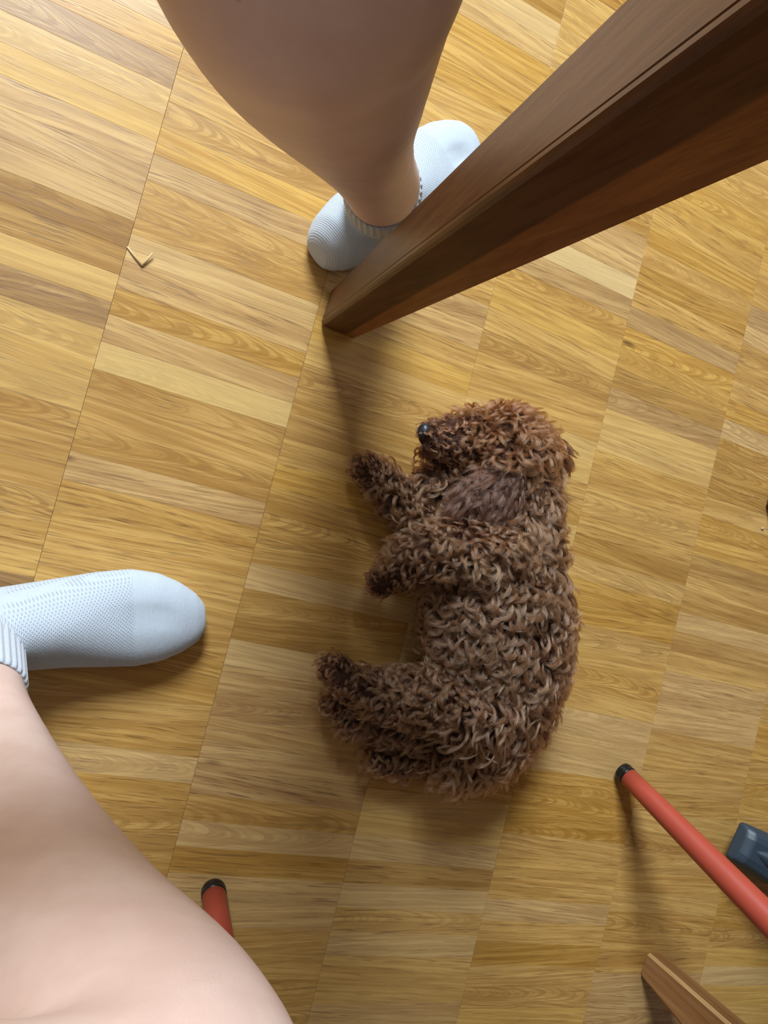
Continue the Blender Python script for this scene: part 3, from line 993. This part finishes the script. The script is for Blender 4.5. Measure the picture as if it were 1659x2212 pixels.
def wood_leg(corner, su, sv, h):
    rs = []
    for z, a, b in ((0.0, 0.037, 0.033), (0.003, 0.040, 0.036), (0.08, 0.042, 0.047), (0.16, 0.044, 0.056), (h, 0.048, 0.074)):
        c = Vector(corner) + Vector((0, 0, z + 0.0008))
        bb = 0.0042
        pts = [(bb, 0), (a - bb, 0), (a, bb), (a, b - bb), (a - bb, b), (bb, b), (0, b - bb), (0, bb)]
        ring = [c + wu * (p * su) - wv * (q * sv) for p, q in pts]
        rs.append(ring if su * sv < 0 else list(reversed(ring)))
    g = Geo(); g.rings(rs)
    o = g.build('leg', M_CHAIRW)
    o.data.materials.append(M_WORN)
    worn = (-wu * su + wv * sv).normalized()
    for p in o.data.polygons:
        if p.normal.dot(worn) > 0.9: p.material_index = 1
    return o


base = Vector((0.7203, -0.6878, 0))
for du, dv, su, sv in ((0, 0, 1, 1), (0.42, 0, -1, 1), (0, -0.42, 1, -1), (0.42, -0.42, -1, -1)):
    o = wood_leg(base + wu * du + wv * dv, su, sv, 0.37); world_child(o, wchair)
sc = base + wu * 0.21 - wv * 0.215
o = link('seat', bevel_box('seat', (0.43, 0.40, 0.022), 0.005), M_CHAIRW); o.location = (sc.x, sc.y, 0.3825); o.rotation_euler = (0, 0, wa); world_child(o, wchair)

# ------------------------------------------------------------------ office chair base arm with castor
och = tag(empty('office_chair', (1.12, -0.70, 0)), 'dark slate plastic castor arm of an office chair, just right of the red stool leg', 'office chair')
bpy.context.view_layer.update()
hub = Vector((1.12, -0.70, 0))
tipdir = (Vector((0.850, -0.532, 0)) - hub).normalized()
a0 = math.atan2(tipdir.y, tipdir.x)
R_ARM = (Vector((0.850, -0.532, 0)) - hub).length


def caster_set(ang):
    d = Vector((math.cos(ang), math.sin(ang), 0)); n = Vector((-d.y, d.x, 0))
    # arm: ridge-backed bar sloping up towards the column, flat-cut at its tip
    rs = []
    for q, hw, zb, zt in ((R_ARM, 0.0255, 0.026, 0.0440), (R_ARM - 0.008, 0.0280, 0.022, 0.0540), (R_ARM - 0.05, 0.0320, 0.026, 0.0690), (R_ARM - 0.12, 0.0290, 0.048, 0.088), (0.03, 0.0220, 0.085, 0.118)):
        c = hub + d * q
        ring = []
        for s_, z in ((-1.0, zb), (1.0, zb), (1.04, zb + (zt - zb) * 0.55), (0.82, zt - 0.003), (0.45, zt), (-0.45, zt), (-0.82, zt - 0.003), (-1.04, zb + (zt - zb) * 0.55)):
            ring.append(c + n * (hw * s_) + Vector((0, 0, z)))
        rs.append(ring)
    g = Geo(); g.rings(rs)
    me = bake(g.mesh('base_arm'), 'base_arm', [('BEVEL', dict(width=0.003, segments=2, limit_method='ANGLE'))])
    arm = link('base_arm', me, M_PLA); world_child(arm, och)
    # boss with stem hole, blended into the arm
    c = hub + d * (R_ARM - 0.078)
    g = Geo()
    rs = []
    for r_, z in ((0.0290, 0.060), (0.0280, 0.082), (0.0255, 0.091), (0.0215, 0.0950), (0.0150, 0.0950), (0.0140, 0.0860), (0.0020, 0.0850)):
        rs.append([c + Vector((r_ * math.cos(2 * PI * k / 32), r_ * math.sin(2 * PI * k / 32), z)) for k in range(32)])
    g.rings(rs)
    b = g.build('stem_boss', M_PLA, None, True); world_child(b, och)
    # ramp that swells from the tip into the boss, leaving a scoop either side
    g = Geo()
    g.chain([tuple(hub + d * (R_ARM - 0.020) + Vector((0, 0, 0.0480))) + (0.006, 0.010), tuple(hub + d * (R_ARM - 0.045) + Vector((0, 0, 0.058))) + (0.016, 0.017), tuple(c + Vector((0, 0, 0.068))) + (0.026, 0.020)], 20, 4)
    f = g.build('boss_ramp', M_PLA, None, True); world_child(f, och)
    # twin wheel castor
    wc = hub + d * (R_ARM - 0.105)
    for sd in (1, -1):
        g = Geo()
        ax = n * sd
        pr = [(0.003, 0.012), (0.004, 0.0205), (0.007, 0.0225), (0.014, 0.0225), (0.018, 0.020), (0.019, 0.012), (0.0185, 0.004)]
        rs = [[wc + ax * o_ + (d * math.cos(2 * PI * k / 28) + Vector((0, 0, 1)) * math.sin(2 * PI * k / 28)) * r_ + Vector((0, 0, 0.0235)) for k in range(28)] for o_, r_ in pr]
        g.rings(rs if sd > 0 else [list(reversed(r)) for r in rs])
        wl = g.build('castor_wheel', M_RUB, None, True); world_child(wl, och)
    g = Geo(); g.tube([wc + Vector((0, 0, 0.028)), wc + Vector((0, 0, 0.060))], 0.006, 14)
    st = g.build('castor_stem', M_RUB, None, True); world_child(st, och)


for i in range(4):
    caster_set(a0 + 2 * PI * i / 4)
g = Geo(); g.tube([hub + Vector((0, 0, z)) for z in (0.075, 0.085, 0.135, 0.14)], [0.035, 0.045, 0.042, 0.03], 28)
o = g.build('hub', M_PLA, None, True); world_child(o, och)
g = Geo(); g.tube([hub + Vector((0, 0, z)) for z in (0.13, 0.52)], 0.025, 24)
o = g.build('column', M_RUB, None, True); world_child(o, och)
o = link('seat', bevel_box('seat', (0.44, 0.44, 0.06), 0.025, 3), M_RUB); o.location = (hub.x + 0.06, hub.y + 0.02, 0.545); o.rotation_euler = (0, 0, 0.4); world_child(o, och)

# ------------------------------------------------------------------ scraps on the floor
g = Geo()
g.tube([(0.029, 0.2320, 0.0011), (0.0355, 0.2235, 0.0016), (0.0428, 0.2140, 0.0011)], [0.0009, 0.0011, 0.0009], 8)
g.tube([(0.0428, 0.2140, 0.0011), (0.0480, 0.2205, 0.0026), (0.0535, 0.2275, 0.0042)], [0.0009, 0.0011, 0.0008], 8)
tag(g.build('straw', M_STRAW, None, True), 'thin bent stalk of dry straw on the floor beside the white heel', 'straw')


def crumb(loc, s, label):
    bm = bmesh.new()
    bmesh.ops.create_icosphere(bm, subdivisions=2, radius=1.0)
    for v in bm.verts:
        v.co *= random.uniform(0.75, 1.2)
        v.co = Vector((v.co.x * s, v.co.y * s * 0.7, max(-0.4, v.co.z) * s * 0.5))
    me = bpy.data.meshes.new('crumb'); bm.to_mesh(me); bm.free()
    o = link('crumb', me, M_CRUMB)
    o.location = (loc[0], loc[1], s * 0.2 + 0.0002)
    tag(o, label, 'crumb')


crumb((0.9235, -0.0800, 0), 0.0030, 'tiny pale crumb by the table leg at the right edge of the floor')
